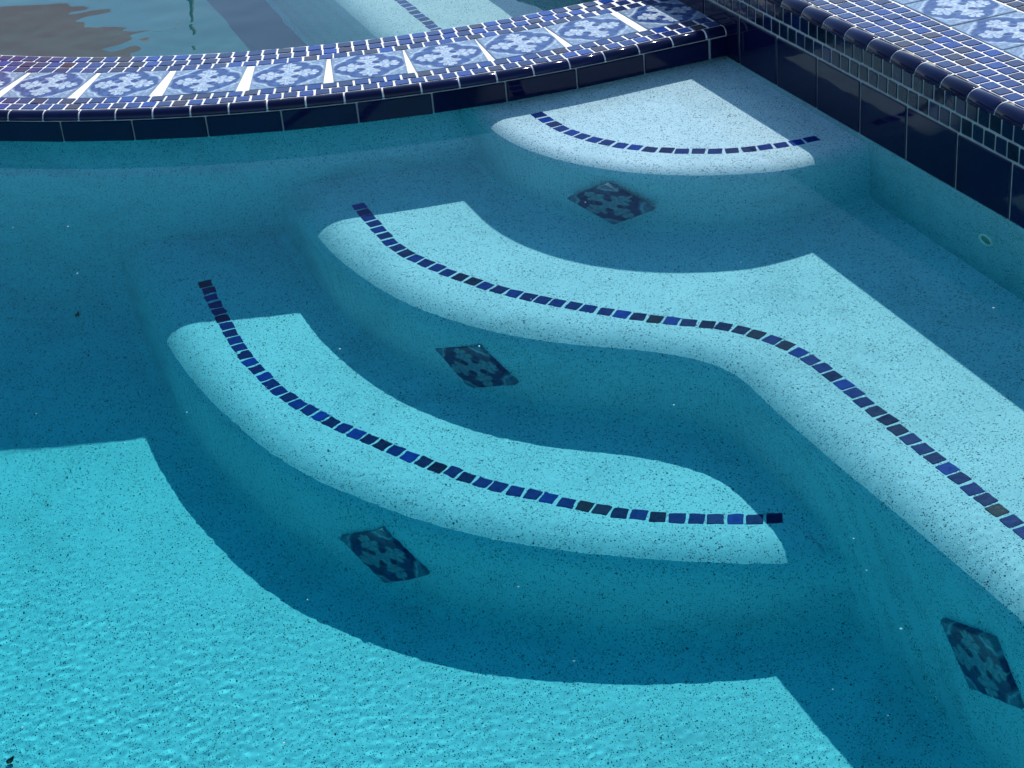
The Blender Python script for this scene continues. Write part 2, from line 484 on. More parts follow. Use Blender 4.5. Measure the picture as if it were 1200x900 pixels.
def water_sheet(name, mats):
    xs = axis(-3.05, -2.15, 0.06, 0.9, 0.0034, 0.03); ys = axis(-2.75, -2.25, 0.46, 4.1, 0.0034, 0.022)
    Xg, Yg = np.meshgrid(xs, ys)
    D = dam_depth(Xg, Yg)
    t = np.clip((D - 0.03) / 0.27, 0, 1); t = t * t * (3 - 2 * t)
    H = pool_h(Xg, Yg) * (1 - t) + (spa_h(Xg, Yg) + SPZ) * t
    W = len(xs); jj, ii = np.meshgrid(np.arange(len(ys) - 1), np.arange(W - 1), indexing='ij')
    a = (jj * W + ii).ravel()
    F = np.stack([a, a + 1, a + W + 1, a + W], 1)
    V = np.stack([Xg.ravel(), Yg.ravel(), H.ravel()], 1)
    me = bpy.data.meshes.new(name)
    me.vertices.add(len(V)); me.vertices.foreach_set('co', V.ravel().astype(np.float32))
    me.loops.add(F.size); me.loops.foreach_set('vertex_index', F.ravel().astype(np.int32))
    me.polygons.add(len(F)); me.polygons.foreach_set('loop_start', (np.arange(len(F)) * 4).astype(np.int32))
    for mt in mats: me.materials.append(mt)
    me.polygons.foreach_set('material_index', (t[:-1, :-1].ravel() > 0.5).astype(np.int32))
    me.polygons.foreach_set('use_smooth', np.ones(len(F), bool))
    me.update(calc_edges=True)
    o = link(name, me, caustic=False)
    o.cycles.is_caustics_caster = True
    return o
def water_body(name, outline, zt, zb, mat, parent):
    """the tinted depth of the water: a closed prism reaching into the walls"""
    n = len(outline)
    v = [(x, y, zt) for x, y in outline] + [(x, y, zb) for x, y in outline]
    f = [tuple(range(n)), tuple(range(n, 2 * n))[::-1]] + [(i, i + n, (i + 1) % n + n, (i + 1) % n) for i in range(n)]
    me = mesh_from(name, v, f, [mat])
    bm = bmesh.new(); bm.from_mesh(me); bmesh.ops.recalc_face_normals(bm, faces=bm.faces); bm.to_mesh(me); bm.free()
    return link(name, me, parent, caustic=False)
def dam_line(off, end):
    pts = [dam(-0.05, off)[0], dam(0.22, off)[0]] + [dam(0.2305 + ARC * i / 40, off)[0] for i in range(41)]
    return [(p.x, p.y) for p in pts] + [(DC.x - DR + off, end)]
pool_outline = dam_line(0.29, 1.74)[:-1] + [(DC.x - DR + 0.29, 1.74), (-3.1, 1.74), (-3.1, -2.74), (0.05, -2.74)]
pool_outline = [p for p in pool_outline if p[1] <= 1.741]
spa_outline = dam_line(0.303, 4.1) + [(0.05, 4.1)]
VIEW = math.atan2(0.94, 0.345)
F1 = ripple_field(130, 0.0100, 0.025, 0.0032, 5, (VIEW, 0.6))
F2 = ripple_field(24, 0.20, 0.6, 0.0010, 6)
def pool_h(Xg, Yg):
    w = 1 / (1 + np.exp((Xg + 0.9 * Yg + 1.45) / 0.09))      # livelier over the open floor
    w = 0.12 + 0.88 * w
    return waves(Xg, Yg, F1) * w + waves(Xg, Yg, F2) * 0.7
SPZ = 0.0
S1 = ripple_field(50, 0.05, 0.16, 0.006, 15, (1.3, 0.55)); S2 = ripple_field(20, 0.25, 0.7, 0.005, 16)
def spa_h(Xg, Yg): return waves(Xg, Yg, S1) + waves(Xg, Yg, S2)
pw = water_sheet('pool_water', [M_WATER, M_WATER2])
tag(pw, 'clear turquoise water of the pool and of the spa behind the low wall', kind='structure')
water_body('water_body', pool_outline, 0.004, -1.45, M_DEPTH, pw)
water_body('water_body', spa_outline, SPZ + 0.006, -1.40, M_SPADEPTH, pw)

# ------------------------------------------------------------------ steps
BAT = math.radians(1.5)
def step_body(name, nose, ztop, zlow, anchor, r=0.084, fil=0.022, parent=None):
    P = spline(nose, 0.02)
    T = np.gradient(P, axis=0); T /= np.linalg.norm(T, axis=1)[:, None]
    Nn = np.stack([T[:, 1], -T[:, 0]], 1)                 # curves run with the step on the left: outward is right of travel
    mid = len(P) // 3
    c = np.array(anchor(P[mid]))
    if ((P[mid] - c) * Nn[mid]).sum() < 0: Nn = -Nn
    e = 0.134 * r
    prof_top = [(e - r - 0.07, 0.0), (e - r - 0.03, 0.0)] + [(e - r + r * math.sin(t), -r * (1 - math.cos(t))) for t in np.linspace(0, PI / 2 - BAT, 9)]
    verts, faces = [], []
    n = len(P); rows = None
    for i in range(n):
        zl = zlow(P[i][0], P[i][1])
        pr = [(o_, ztop + dz) for o_, dz in prof_top]
        oe, ze = pr[-1]
        zf = zl + fil * (1 - math.sin(BAT)); of = oe + (ze - zf) * math.tan(BAT)
        for t in (0.35, 0.7): pr.append((oe + (of - oe) * t, ze + (zf - ze) * t))
        for t in np.linspace(BAT, PI / 2, 9):
            oo = of + fil * (math.cos(BAT) - math.cos(t))
            zz = zlow(P[i][0] + Nn[i][0] * oo, P[i][1] + Nn[i][1] * oo) if zl < -0.6 else zl
            k2 = (t - BAT) / (PI / 2 - BAT)
            pr.append((oo, (zl * (1 - k2) + zz * k2) + fil * (1 - math.sin(t)) - 0.0012))
        rows = len(pr) + 1
        a = anchor(P[i]); verts.append((a[0], a[1], ztop))
        for o_, z in pr: verts.append((P[i][0] + Nn[i][0] * o_, P[i][1] + Nn[i][1] * o_, z))
    for i in range(n - 1):
        for k in range(rows - 1):
            a = i * rows + k
            faces.append((a, a + 1, a + rows + 1, a + rows))
    me = mesh_from(name, verts, faces, [M_PLASTER], True)
    bm = bmesh.new(); bm.from_mesh(me); bmesh.ops.remove_doubles(bm, verts=bm.verts, dist=1e-5)
    bmesh.ops.recalc_face_normals(bm, faces=bm.faces); bm.to_mesh(me); bm.free()
    me.polygons.foreach_set('use_smooth', [True] * len(me.polygons))
    return link(name, me, parent)

def tile_mesh(name, w, h, t, bev, mat, seed, jit=0.0):
    """small glazed tile: softened outline, chamfered top; lies in XY, top at z=0"""
    R = random.Random(seed)
    cx, cy = w / 2, h / 2
    k = min(min(w, h) * 0.06, 0.0016)
    out = []
    for sx, sy in ((1, 1), (-1, 1), (-1, -1), (1, -1)):
        jx, jy = R.uniform(-jit, jit), R.uniform(-jit, jit)
        p, q = (sx * cx + jx, sy * (cy - k) + jy), (sx * (cx - k) + jx, sy * cy + jy)
        out += [p, q] if sx * sy > 0 else [q, p]
    n = len(out)
    v = [(x, y, -t) for x, y in out] + [(x, y, -bev) for x, y in out]
    v += [(x * (1 - 2 * bev / w), y * (1 - 2 * bev / h), 0) for x, y in out]
    f = [tuple(range(2 * n, 3 * n))]
    for i in range(n):
        j = (i + 1) % n
        f += [(i, j, n + j, n + i), (n + i, n + j, 2 * n + j, 2 * n + i)]
    return mesh_from(name, v, f, [mat])

TRIM_ME = [tile_mesh('trim_tile', 0.0262, 0.0262, 0.004, 0.0008, M_TRIM, k, 0.0010) for k in range(8)]
DECO_ME = tile_mesh('decorative_tile', 0.1545, 0.1515, 0.008, 0.0018, M_DECO, 3)

def lay_trim(pts, z, parent, pitch=0.0309):
    P = spline(pts, pitch)
    for i in range(len(P)):
        a, c = P[max(0, i - 1)], P[min(len(P) - 1, i + 1)]
        ang = math.atan2(c[1] - a[1], c[0] - a[0]) + random.uniform(-0.06, 0.06)
        M = frame((P[i][0] + random.uniform(-.0012, .0012), P[i][1] + random.uniform(-.0012, .0012), z + 0.0012), (math.cos(ang), math.sin(ang), 0), (random.uniform(-.015, .015), random.uniform(-.015, .015), 1))
        link('trim_tile', TRIM_ME[i % 8] if random.random() < .5 else random.choice(TRIM_ME), parent, M)

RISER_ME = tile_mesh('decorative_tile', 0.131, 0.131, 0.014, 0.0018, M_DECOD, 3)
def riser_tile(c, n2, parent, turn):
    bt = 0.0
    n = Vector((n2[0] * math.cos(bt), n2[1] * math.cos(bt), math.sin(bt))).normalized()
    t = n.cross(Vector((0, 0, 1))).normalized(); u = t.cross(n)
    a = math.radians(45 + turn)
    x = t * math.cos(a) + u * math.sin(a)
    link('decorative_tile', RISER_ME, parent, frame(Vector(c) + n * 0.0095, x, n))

far = lambda x, y: zfloor(x, y)
s1 = step_body('pool_step', NOSE1, Z1, lambda x, y: Z2, lambda p: (0.07, 0.16), r=0.052)
tag(s1, 'small top corner step just under the water beside the raised wall', 'pool step', 'steps into the pool')
lay_trim(TRIM1, Z1, s1)
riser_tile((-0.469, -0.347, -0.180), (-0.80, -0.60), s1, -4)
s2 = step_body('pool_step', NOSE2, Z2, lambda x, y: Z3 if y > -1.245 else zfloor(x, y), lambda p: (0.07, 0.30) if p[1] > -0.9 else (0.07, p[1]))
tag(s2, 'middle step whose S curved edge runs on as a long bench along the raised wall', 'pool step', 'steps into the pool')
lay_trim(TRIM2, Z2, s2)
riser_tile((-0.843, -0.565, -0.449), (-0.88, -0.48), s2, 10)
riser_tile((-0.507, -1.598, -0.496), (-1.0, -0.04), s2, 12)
s3 = step_body('pool_step', NOSE3, Z3, zfloor, lambda p: (-0.40, 0.35), fil=0.03)
tag(s3, 'lowest curved step nearest the open pool floor', 'pool step', 'steps into the pool')
lay_trim(TRIM3, Z3, s3)
riser_tile((-1.118, -0.805, -0.706), (-0.84, -0.54), s3, 2)

# ------------------------------------------------------------------ tiled walls
def sweep(name, path, ss, prof, mat, parent=None, smooth=False):
    """prof: closed list of (inward offset, z)"""
    verts, faces = [], []
    n = len(prof)
    for s in ss:
        for o_, z in prof:
            p, _ = path(s, o_); verts.append((p.x, p.y, z))
    for i in range(len(ss) - 1):
        for k in range(n):
            a, c = i * n + k, i * n + (k + 1) % n
            faces.append((a, c, c + n, a + n))
    faces.append(tuple(range(n))); faces.append(tuple(range((len(ss) - 1) * n, len(ss) * n))[::-1])
    me = mesh_from(name, verts, faces, [mat])
    bm = bmesh.new(); bm.from_mesh(me); bmesh.ops.recalc_face_normals(bm, faces=bm.faces); bm.to_mesh(me); bm.free()
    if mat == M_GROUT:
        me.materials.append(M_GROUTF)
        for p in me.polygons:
            if abs(p.normal.z) < 0.3: p.material_index = 1  # upright faces take the grout with shade painted in
    return me

def bull_profile(r, h, inset, w):
    """quarter round: (offset inward, z) relative to face and top; from foot to the back edge"""
    return [(-inset, -h), (-inset, -r)] + [(-inset + r * (1 - math.cos(t)), -r + r * math.sin(t)) for t in np.linspace(0.15, PI / 2, 7)] + [(w, 0.0)]

def bull_mesh(L, r, h, inset, w):
    pr = bull_profile(r, h, inset, w)
    back = [(w, -0.006), (inset + r * 0.5, -0.010), (inset * 0 + 0.004, -h)]
    full = pr + back
    n = len(full); v, f = [], []
    cy = sum(p[0] for p in full) / n; cz = sum(p[1] for p in full) / n
    xs = [(-L / 2, .93), (-L / 2 + .0015, 1), (L / 2 - .0015, 1), (L / 2, .93)]
    for x, k in xs:
        for o_, z in full: v.append((x, cy + (o_ - cy) * k, cz + (z - cz) * k))
    for i in range(3):
        for k in range(n):
            a, c = i * n + k, i * n + (k + 1) % n
            f.append((a, a + n, c + n, c))
    f.append(tuple(range(n))); f.append(tuple(range(3 * n, 4 * n))[::-1])
    me = mesh_from('bullnose_tile', v, f, [M_BULL], True)
    bm = bmesh.new(); bm.from_mesh(me); bmesh.ops.recalc_face_normals(bm, faces=bm.faces); bm.to_mesh(me); bm.free()
    me.polygons.foreach_set('use_smooth', [True] * len(me.polygons))
    return me

MOS_ME = [tile_mesh('mosaic_tile', 0.0285, 0.0285, 0.005, 0.0011, M_MOSAIC, 40 + k, 0.0007) for k in range(10)]

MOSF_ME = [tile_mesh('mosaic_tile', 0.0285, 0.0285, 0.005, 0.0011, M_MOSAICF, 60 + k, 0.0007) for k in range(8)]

class Wall:
    def __init__(s, root, path):
        s.root, s.path = root, path; s.rest = []; s.cand = []
    def top_frame(s, d, off, z, sc_=0.0):
        p, n = s.path(d, off)
        t = Vector((n.y, -n.x, 0))
        nz = Vector((random.uniform(-sc_, sc_), random.uniform(-sc_, sc_), 1))
        a = random.uniform(-sc_, sc_) * 1.5
        t = Vector((t.x * math.cos(a) - t.y * math.sin(a), t.x * math.sin(a) + t.y * math.cos(a), 0))
        return frame((p.x, p.y, z), t, nz)
    def face_frame(s, d, off, z, sc_=0.0):
        p, n = s.path(d, off)
        t = Vector((-n.y, n.x, random.uniform(-sc_, sc_)))
        nn = Vector((n.x, n.y, 0)) + Vector((random.uniform(-sc_, sc_), random.uniform(-sc_, sc_), random.uniform(-sc_, sc_)))
        return frame((p.x, p.y, z), t, nn)
    def mosaic(s, M, face=False):
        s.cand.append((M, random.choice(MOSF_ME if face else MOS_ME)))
    def place_mosaics(s):
        vis = [c for c in s.cand if in_view(c[0].translation)]
        vis.sort(key=lambda c: (c[0].translation - CAM_P).length)
        one, rest = vis[:300], vis[300:] + [c for c in s.cand if not in_view(c[0].translation)]
        for M, me in one: link('mosaic_tile', me, s.root, M)
        if rest:
            v, f = [], []
            for M, me in rest:
                k = len(v)
                v += [M @ q.co for q in me.vertices]
                f += [tuple(i + k for i in p.vertices) for p in me.polygons]
            o = link('mosaic_tile', mesh_from('mosaic_tiles_far', v, f, [M_MOSAIC]), s.root)
            o['kind'] = 'stuff'

# ---- low curved wall between pool and spa
HD = 0.064
R_in = 0.336
dam_ss = [-0.02, 0.1, 0.2305] + [0.2305 + ARC * i / 60 for i in range(1, 61)] + [0.2305 + ARC + 2.2]
pr = bull_profile(0.015, HD - 0.045, 0.0025, 0.016)
g_ = 0.0016
prof = [(0.300, -1.5), (0.300, 0.0018), (0.0016, 0.0018), (0.0016, 0.045)] + [(o_ + g_ * .6, HD + z - g_ * (0.4 if z < -.01 else .8)) for o_, z in pr[1:]] + [(R_in, HD - g_), (R_in, -1.5)]
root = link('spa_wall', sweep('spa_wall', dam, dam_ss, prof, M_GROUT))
tag(root, 'low curved wall between pool and spa topped with blue and white tiles', 'wall')
plas = link('plaster_face', sweep('plaster_face', dam, dam_ss, [(-0.001, -1.49), (-0.001, -0.205), (0.100, -0.0860), (0.101, -0.0875), (0.0012, -0.2065), (0.003, -1.49)], M_PLASTER), root)
def cove(name, ss, rad):
    verts, faces = [], []
    ts = np.linspace(0, PI / 2, 9)
    for q in ss:
        for t in ts:
            off = -0.001 - rad * (1 - math.cos(t))
            p, _ = dam(q, off)
            verts.append((p.x, p.y, zfloor(p.x, p.y) + rad * (1 - math.sin(t)) - 0.0012))
    n = len(ts)
    for i in range(len(ss) - 1):
        for k in range(n - 1):
            a = i * n + k; faces.append((a, a + 1, a + n + 1, a + n))
    me = mesh_from(name, verts, faces, [M_PLASTER], True)
    return me
link('plaster_cove', cove('plaster_cove', dam_ss[:-1], 0.16), root)
inner = link('plaster_lining', sweep('plaster_lining', dam, dam_ss, [(R_in - 0.004, -1.49), (R_in - 0.004, 0.03), (R_in + 0.004, 0.028), (R_in + 0.004, -1.49)], M_PLASTER), root)
W = Wall(root, dam)
WL_D = tile_mesh('waterline_tile', 0.1495, 0.0425, 0.007, 0.0014, M_NAVY, 9, 0.0004)
for k in range(-1, 19):
    s = 0.042 + 0.1535 * (k + 0.5)
    if k == -1: continue
    link('waterline_tile', WL_D, root, W.face_frame(s, -0.0012, 0.0226, 0.004))
WL_S = tile_mesh('waterline_tile', 0.037, 0.0425, 0.007, 0.0012, M_NAVY, 10, 0.0004)
link('waterline_tile', WL_S, root, W.face_frame(0.0205, -0.0012, 0.0226, 0.004))
BULL_D = bull_mesh(0.0745, 0.015, HD - 0.0475, 0.0035, 0.0165)
for k in range(-1, 36):
    s = 0.128 + 0.0783 * k + 0.039
    Mx = W.top_frame(s, 0.0, HD, 0.004)
    # local y must point inwards (away from the pool)
    p, n = dam(s)
    if s < 0.03: continue
    link('bullnose_tile', BULL_D, root, frame(Mx.translation, Vector((n.y, -n.x, 0)) * -1, (0, 0, 1)))
s_c = 0.0255
link('bullnose_tile', bull_mesh(0.043, 0.015, HD - 0.0475, 0.0035, 0.0165), root, frame((-s_c, DC.y - DR, HD), (1, 0, 0), (0, 0, 1)))
def dam_row(off, phase, smax=2.9):
    s = phase
    stepc = 0.0325 * DR / (DR - off)
    while s < smax:
        W.mosaic(W.top_frame(s, off, HD + 0.0002, 0.012)); s += stepc
ph = 0.858 - 0.0330 * 26 + 0.0165
dam_row(0.0355, ph); dam_row(0.0680, ph + 0.004)
dam_row(0.2500, 0.020); dam_row(0.2835, 0.030); dam_row(0.3170, 0.016)
W.place_mosaics()
for s in [0.066, 0.241, 0.418, 0.594, 0.772, 0.955, 1.1455, 1.335] + [1.335 + 0.186 * k for k in range(1, 8)]:
    link('decorative_tile', DECO_ME, root, W.top_frame(s, 0.159, HD + 0.0006, 0.006))

# ---- raised straight wall on the right
H = 0.1898
wall_ss = [-4.6, 2.85]
pr = bull_profile(0.020, H - 0.170, 0.0035, 0.024)
prof = [(0.0016, -1.5), (0.0016, 0.170)] + [(o_ + g_ * .6, H + z - g_ * (0.4 if z < -.012 else .8)) for o_, z in pr[1:]] + [(0.46, H - g_), (0.46, -1.5)]
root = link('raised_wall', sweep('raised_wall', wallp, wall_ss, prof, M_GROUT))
tag(root, 'taller straight wall on the right clad in navy and cobalt tiles', 'wall')
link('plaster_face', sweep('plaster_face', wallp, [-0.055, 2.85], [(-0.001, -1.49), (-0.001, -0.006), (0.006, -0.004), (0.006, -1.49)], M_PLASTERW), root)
W = Wall(root, wallp)
WL_W = tile_mesh('waterline_tile', 0.1505, 0.1045, 0.007, 0.0016, M_NAVY, 12, 0.0005)
for k in range(-18, 18):
    link('waterline_tile', WL_W, root, W.face_frame(0.155 * (k + 0.5), -0.0012, 0.0485, 0.004))
BULL_W = bull_mesh(0.0735, 0.020, H - 0.1715, 0.0045, 0.0235)
for k in range(-40, 34):
    s = 0.412 + 0.0778 * k + 0.0389
    if not (-4.0 < s < 2.8): continue
    link('bullnose_tile', BULL_W, root, frame((0, -s, H), (0, -1, 0), (0, 0, 1)))
for j, (z, ph) in enumerate(((0.1195, 0.004), (0.1525, 0.018))):
    s = -2.0 + ph
    while s < 2.6:
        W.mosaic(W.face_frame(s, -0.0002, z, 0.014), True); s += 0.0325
for j in range(4):
    s = -1.6 + 0.011 * ((j * 7) % 3)
    while s < 2.6:
        W.mosaic(W.top_frame(s, 0.0245 + 0.0330 * (j + 0.5), H + 0.0002, 0.012)); s += 0.0325
for j in range(4):
    s = -1.6 + 0.012 * ((j * 5) % 3)
    while s < 2.6:
        W.mosaic(W.top_frame(s, 0.3145 + 0.0330 * (j + 0.5), H + 0.0002, 0.012)); s += 0.0325
W.place_mosaics()
for k in range(-8, 14):
    link('decorative_tile', DECO_ME, root, W.top_frame(0.5955 + 0.1575 * k, 0.2345, H + 0.0006, 0.006))

# ------------------------------------------------------------------ spa interior
M_SPA = plaster_material('spa_plaster', ((0.52, 0.62, 0.60), (0.62, 0.70, 0.68)))
M_SPAF = plain('spa_floor_plaster', (0.07, 0.145, 0.16), 0.8, 0.1, 3.0)
bm = bmesh.new()
SPF = -0.78
bm.faces.new([bm.verts.new((x, y, SPF)) for x, y in spa_outline][::-1])
me = bpy.data.meshes.new('spa_floor'); bm.to_mesh(me); bm.free(); me.materials.append(M_SPAF)
o = link('spa_floor', me); tag(o, 'plaster floor of the spa', kind='structure')
bm = bmesh.new(); box_bm(bm, -2.6, 0.0, 3.95, 4.35, -1.4, 0.163)
me = bpy.data.meshes.new('spa_back_wall'); bm.to_mesh(me); bm.free(); me.materials.append(M_SPA)
o = link('spa_shell', me); tag(o, 'plaster wall at the back of the spa', kind='structure')
SZ = SPZ - 0.24
ss_ = step_body('spa_bench', [(-0.51, 0.2), (-0.51, 0.6), (-0.51, 1.4), (-0.51, 2.4), (-0.51, 4.0)], SZ, lambda x, y: -0.78, lambda p: (0.06, p[1]))
ss_.data.materials[0] = M_SPA
tag(ss_, 'pale submerged bench inside the spa beside the raised wall', 'spa bench')
lay_trim([(-0.38, 0.55), (-0.38, 0.9), (-0.38, 1.4), (-0.38, 2.6)], SZ, ss_)

# ------------------------------------------------------------------ small things in the water
def lathe_ring(name, prof, n, mat):
    v, f = [], []
    for i in range(n):
        a = 2 * PI * i / n
        for r, z in prof: v.append((r * math.cos(a), r * math.sin(a), z))
    k = len(prof)
    for i in range(n):
        for j in range(k - 1):
            a, c = i * k + j, ((i + 1) % n) * k + j
            f.append((a, c, c + 1, a + 1))
    return mesh_from(name, v, f, [mat], True)
M_FIT = plain('pale_plastic', (0.80, 0.82, 0.74), 0.4)
M_FITIN = plain('fitting_recess', (0.20, 0.27, 0.20), 0.5)
t = bpy.data.objects.new('wall_fitting', None); COL.objects.link(t); t.location = (-0.001, -0.874, -0.140)
tag(t, 'small round water inlet ringed in pale plastic on the underwater wall face', 'pool fitting')
MF = frame((-0.001, -0.874, -0.140), (0, 1, 0), (-1, 0, 0))
link('ring', lathe_ring('ring', [(0.0185, -0.002), (0.0195, 0.003), (0.0180, 0.0050), (0.0150, 0.0035), (0.0135, -0.001)], 28, M_FIT), t, None)
link('recess', lathe_ring('recess', [(0.0142, 0.0012), (0.006, 0.0006), (0.0001, 0.0004)], 28, M_FITIN), t, None)
for ch in t.children: ch.matrix_parent_inverse = Matrix.Identity(4); ch.matrix_basis = Matrix.Identity(4)
t.matrix_world = MF

def leaf_mesh(name, L, Wd, curl, mat, seed):
    R = random.Random(seed); v, f = [], []
    n = 7
    for i in range(n):
        u = i / (n - 1); w = Wd * math.sin(PI * min(1, u * 0.9 + 0.06)) ** 0.8
        z = curl * (u - 0.4) ** 2 * 4 + R.uniform(-.1, .1) * curl
        for sx in (-1, -.5, 0, .5, 1):
            v.append(((u - .5) * L, sx * w * (1 + R.uniform(-.12, .12)), z + curl * 0.8 * sx * sx + 0.001))
    for i in range(n - 1):
        for j in range(4):
            a = i * 5 + j; f.append((a, a + 1, a + 6, a + 5))
    k = len(v)
    v += [(x, y, z - 0.0005) for x, y, z in v]
    f += [(d + k, c + k, b + k, a + k) for a, b, c, d in f]
    return mesh_from(name, v, f, [mat], True)
def debris(name, me, p, rz, label, cat):
    o = link(name, me); o.matrix_world = Matrix.Translation(p) @ Matrix.Rotation(rz, 4, 'Z'); tag(o, label, cat); return o
M_DRY = plain('dry_leaf', (0.16, 0.11, 0.05), 0.8); M_PALE = plain('pale_petal', (0.85, 0.86, 0.82), 0.7, 0.08); M_DARKL = plain('wet_dark_leaf', (0.02, 0.03, 0.03), 0.6)
debris('leaf_fragment', leaf_mesh('leaf_fragment', 0.016, 0.004, 0.004, M_DRY, 2), (-1.416, 0.31, zfloor(-1.416, 0.31) + 0.012), 0.9, 'tiny curled brown leaf scrap in the shade left of the steps', 'leaf')
debris('petal', leaf_mesh('petal', 0.011, 0.003, 0.002, M_PALE, 3), (-0.452, -0.811, -0.540), 0.2, 'tiny white petal lying below the S curved step edge', 'petal')
debris('dark_leaf', leaf_mesh('dark_leaf', 0.015, 0.0055, 0.005, M_DARKL, 4), (-1.776, -0.86, zfloor(-1.776, -0.86) + 0.004), 0.5, 'small dark leaf scrap on the sunlit floor at the lower left', 'leaf')
# fine pale specks that float or lie in the water
v, f = [], []
R = random.Random(21)
for i in range(90):
    x, y = R.uniform(-1.9, 0.0), R.uniform(-2.0, 0.25)
    if y > dam_y(x) - .02: continue
    z = R.choice([-0.004, -0.02, -0.1, -0.2, -0.25]); 
    if x > -.6 and y > -.5: z = -0.012
    r = R.choice([.0008, .0009, .0011, .0013, .0017])
    if i % 6 == 0:
        pd, nd = dam(R.uniform(0.05, 1.8), -0.0045); x, y, z = pd.x, pd.y, 0.0006  # some specks set along the waterline of the spa wall
    k = len(v); a = R.uniform(0, PI)
    v += [(x + r * 1.4 * math.cos(a), y + r * 1.4 * math.sin(a), z), (x - r * math.sin(a), y + r * math.cos(a), z), (x - r * 1.4 * math.cos(a), y - r * 1.4 * math.sin(a), z), (x + r * math.sin(a), y - r * math.cos(a), z), (x, y, z + r * .5), (x, y, z - r * .5)]
    for p, q in ((0, 1), (1, 2), (2, 3), (3, 0)): f += [(k + p, k + q, k + 4), (k + q, k + p, k + 5)]
o = link('floating_specks', mesh_from('floating_specks', v, f, [M_PALE])); tag(o, 'fine pale specks in the water and along the waterline', kind='stuff')

# ------------------------------------------------------------------ garden beyond the spa, seen mirrored in the water
M_GREEN = plain('green_paint', (0.012, 0.035, 0.022), 0.6); M_SAIL = plain('brown_fabric', (0.42, 0.29, 0.30), 0.9, 0.08, 8.0)
ntS = M_SAIL.node_tree; bS = ntS.nodes['Principled BSDF']; trn = ntS.nodes.new('ShaderNodeBsdfTranslucent'); mxS = ntS.nodes.new('ShaderNodeMixShader')
trn.inputs[0].default_value = (0.95, 0.50, 0.48, 1); mxS.inputs[0].default_value = 0.6
ntS.links.new(bS.outputs[0], mxS.inputs[1]); ntS.links.new(trn.outputs[0], mxS.inputs[2]); ntS.links.new(mxS.outputs[0], ntS.nodes['Material Output'].inputs[0])
def tube(pts, rad, n, mat, name):
    P = [Vector(p) for p in pts]; v, f = [], []
    for i, p in enumerate(P):
        t = (P[min(i + 1, len(P) - 1)] - P[max(i - 1, 0)]).normalized()
        a = t.orthogonal().normalized(); b2 = t.cross(a)
        rr = rad[i] if isinstance(rad, (list, tuple)) else rad
        for k in range(n):
            q = 2 * PI * k / n; v.append(p + (a * math.cos(q) + b2 * math.sin(q)) * rr)
    for i in range(len(P) - 1):
        for k in range(n):
            f.append((i * n + k, i * n + (k + 1) % n, (i + 1) * n + (k + 1) % n, (i + 1) * n + k))
    f.append(tuple(range(n))[::-1]); f.append(tuple(range((len(P) - 1) * n, len(P) * n)))
    return mesh_from(name, v, f, [mat], True)
GZ = 0.165
fence = bpy.data.objects.new('post_fence', None); COL.objects.link(fence); fence.location = (0.5, 7.6, GZ)
tag(fence, 'thin dark green posts joined by a cable mirrored in the spa water', 'fence')
posts = [(0.11, 8.34), (0.44, 7.96), (0.68, 7.28), (1.00, 6.86), (1.30, 6.3)]
for x, y in posts:
    o = link('post', tube([(0, 0, 0), (0, 0, 1.2), (0, 0, 2.05)], [0.022, 0.020, 0.016], 8, M_GREEN, 'post'), fence, Matrix.Translation((x, y, GZ)))
    link('cap', lathe_ring('cap', [(0.020, 0.0), (0.022, 0.03), (0.012, 0.06), (0.0005, 0.07)], 10, M_GREEN), o, Matrix.Translation((x, y, GZ + 2.0)))
pts = []
for (x0, y0), (x1, y1) in zip(posts[:-1], posts[1:]):
    for k in range(8):
        t_ = k / 8; pts.append((x0 + (x1 - x0) * t_, y0 + (y1 - y0) * t_, GZ + 2.0 - 0.30 * t_ * (1 - t_)))
link('cable', tube(pts, 0.007, 6, M_GREEN, 'cable'), fence, Matrix.Identity(4))
SAIL = [(-1.60, 4.80, 1.75), (-1.90, 11.8, 2.15), (0.21, 8.31, 2.32)]
n = 14; v, f = [], []
A_, B_, C_ = [Vector(p) for p in SAIL]
idx = {}
for i in range(n + 1):
    for j in range(n + 1 - i):
        a_, b_ = i / n, j / n; c_ = 1 - a_ - b_
        p = A_ * a_ + B_ * b_ + C_ * c_
        ctr = (A_ + B_ + C_) / 3
        p = p + (ctr - p) * (0.35 * (a_ * b_ + b_ * c_ + a_ * c_ - 3 * a_ * b_ * c_)) * 0.6
        p.z -= 0.25 * a_ * b_ * c_ * 3
        idx[i, j] = len(v); v.append(p)
for i in range(n):
    for j in range(n - i):
        f.append((idx[i, j], idx[i + 1, j], idx[i, j + 1]))
        if j < n - i - 1: f.append((idx[i + 1, j], idx[i + 1, j + 1], idx[i, j + 1]))
k = len(v); v += [p - Vector((0, 0, 0.004)) for p in v]; f += [(c + k, b2 + k, a + k) for a, b2, c in f]
sl = link('shade_sail', mesh_from('shade_sail', v, f, [M_SAIL])); tag(sl, 'brown triangular shade sail mirrored in the spa water', 'shade sail')
for i, p in enumerate(SAIL):
    d2 = (Vector(p) - ctr); d2.z = 0; d2.normalize(); q = Vector(p) + d2 * 0.25
    o = link('sail_post', tube([(0, 0, 0), (0, 0, 1.0), (0, 0, q.z + 0.1 - GZ)], 0.013, 8, M_GREEN, 'sail_post'), sl, Matrix.Translation((q.x, q.y, GZ)))
    link('rope', tube([p, tuple(q)], 0.005, 6, M_PALE, 'rope'), sl, Matrix.Identity(4))

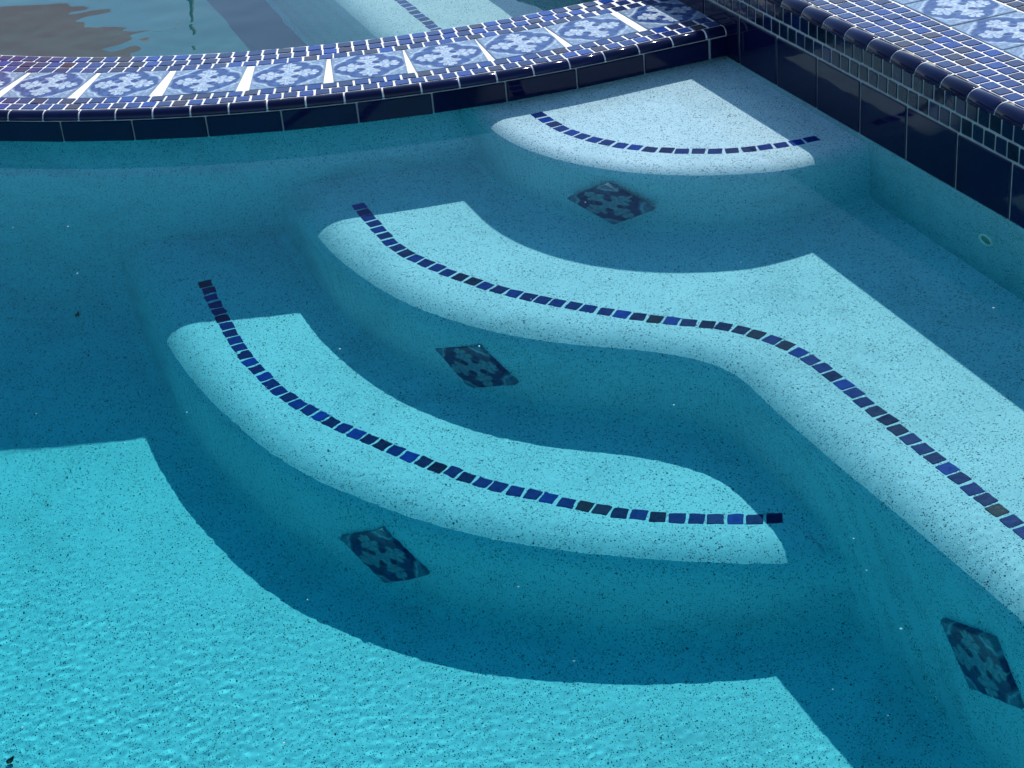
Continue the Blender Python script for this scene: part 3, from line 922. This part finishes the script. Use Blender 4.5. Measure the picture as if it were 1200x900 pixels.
# added leafy screen out of view on the left, holds back low sky light
M_LEAF = plain('sky_screen_leaf', (0.035, 0.065, 0.022), 0.55, 0.5, 2.0)
R = random.Random(5)
sky_scr = bpy.data.objects.new('sky_screen', None); COL.objects.link(sky_scr); sky_scr.location = (-5.4, 3.0, GZ)
tag(sky_scr, 'added leafy screen out of view that blocks low sky light from the left', 'sky_screen')
v, f = [], []
def hq(y, z): return -5.0 - 0.10 * math.sin(1.7 * y + 1.3 * z) - 0.08 * math.sin(4.1 * y - 2.2 * z)
NY, NZ = 70, 14
for i in range(NY + 1):
    y = -5 + 17 * i / NY
    for j in range(NZ + 1):
        z = GZ + 3.7 * j / NZ + (0.12 * math.sin(3 * y) if j == NZ else 0); v.append((hq(y, z) - 0.12 * (j == NZ), y, z))
    v.append((-6.2, y, GZ + 3.6)); v.append((-6.3, y, GZ))
K = NZ + 3
for i in range(NY):
    for j in range(K - 1):
        a = i * K + j; f.append((a, a + 1, a + K + 1, a + K))
link('core', mesh_from('core', v, f, [M_LEAF], True), sky_scr, Matrix.Identity(4))
v, f = [], []
for i in range(9000):
    y = R.uniform(-5, 12); z = GZ + 3.75 * R.random() ** 0.8
    c = Vector((hq(y, z) + R.uniform(-.03, .12), y, z))
    if i % 5 == 0: c = Vector((R.uniform(-6.2, -5.0), y, GZ + 3.65 + R.uniform(-.05, .15)))
    a = Vector((R.uniform(-1, 1), R.uniform(-1, 1), R.uniform(-1, 1))).normalized(); b2 = a.orthogonal().normalized()
    L = R.uniform(.05, .09); k = len(v)
    v += [c - a * L, c + b2 * L * .45, c + a * L, c - b2 * L * .45]; f.append((k, k + 1, k + 2, k + 3))
o = link('sky_screen_foliage', mesh_from('sky_screen_foliage', v, f, [M_LEAF]), sky_scr, Matrix.Identity(4)); o['kind'] = 'stuff'

# broad leaved plant beyond the spa: its leaves show as dark shapes on the pool water
M_BIGL = plain('broad_leaf', (0.010, 0.020, 0.010), 0.45, 0.4, 6.0); M_BARK = plain('bark', (0.10, 0.08, 0.06), 0.9)
tr = bpy.data.objects.new('tree', None); COL.objects.link(tr); tr.location = (2.15, 6.25, GZ)
tag(tr, 'small broad leaved tree mirrored as dark shapes on the water by the top step', 'tree')
link('trunk', tube([(2.15, 6.25, GZ), (2.12, 6.2, 1.2), (2.05, 6.15, 2.0), (1.9, 6.08, 2.5), (1.6, 6.0, 2.72)], [.05, .045, .035, .022, .008], 8, M_BARK, 'trunk'), tr, Matrix.Identity(4))
LM = [leaf_mesh('leaf', 0.40, 0.125, 0.06, M_BIGL, k) for k in range(3)]
for x, y, z, rz, tilt in ((1.45, 6.20, 2.50, .2, .3), (1.62, 6.12, 2.52, .5, -.2), (1.74, 6.02, 2.56, -.3, .25), (1.50, 5.88, 2.52, .1, .15), (1.40, 5.68, 2.50, .4, .1), (1.85, 6.12, 2.60, .9, -.4), (1.98, 6.20, 2.42, -.8, .4), (2.10, 6.35, 2.30, 1.5, .5), (2.25, 6.2, 2.2, 2.2, -.5), (1.95, 5.95, 2.25, -1.3, .5), (1.75, 6.28, 2.66, 0.1, .4)):
    link('leaf', LM[int(x * 37) % 3], tr, Matrix.Translation((x, y, z)) @ Matrix.Rotation(rz, 4, 'Z') @ Matrix.Rotation(tilt, 4, 'X') @ Matrix.Rotation(0.25, 4, 'Y'))
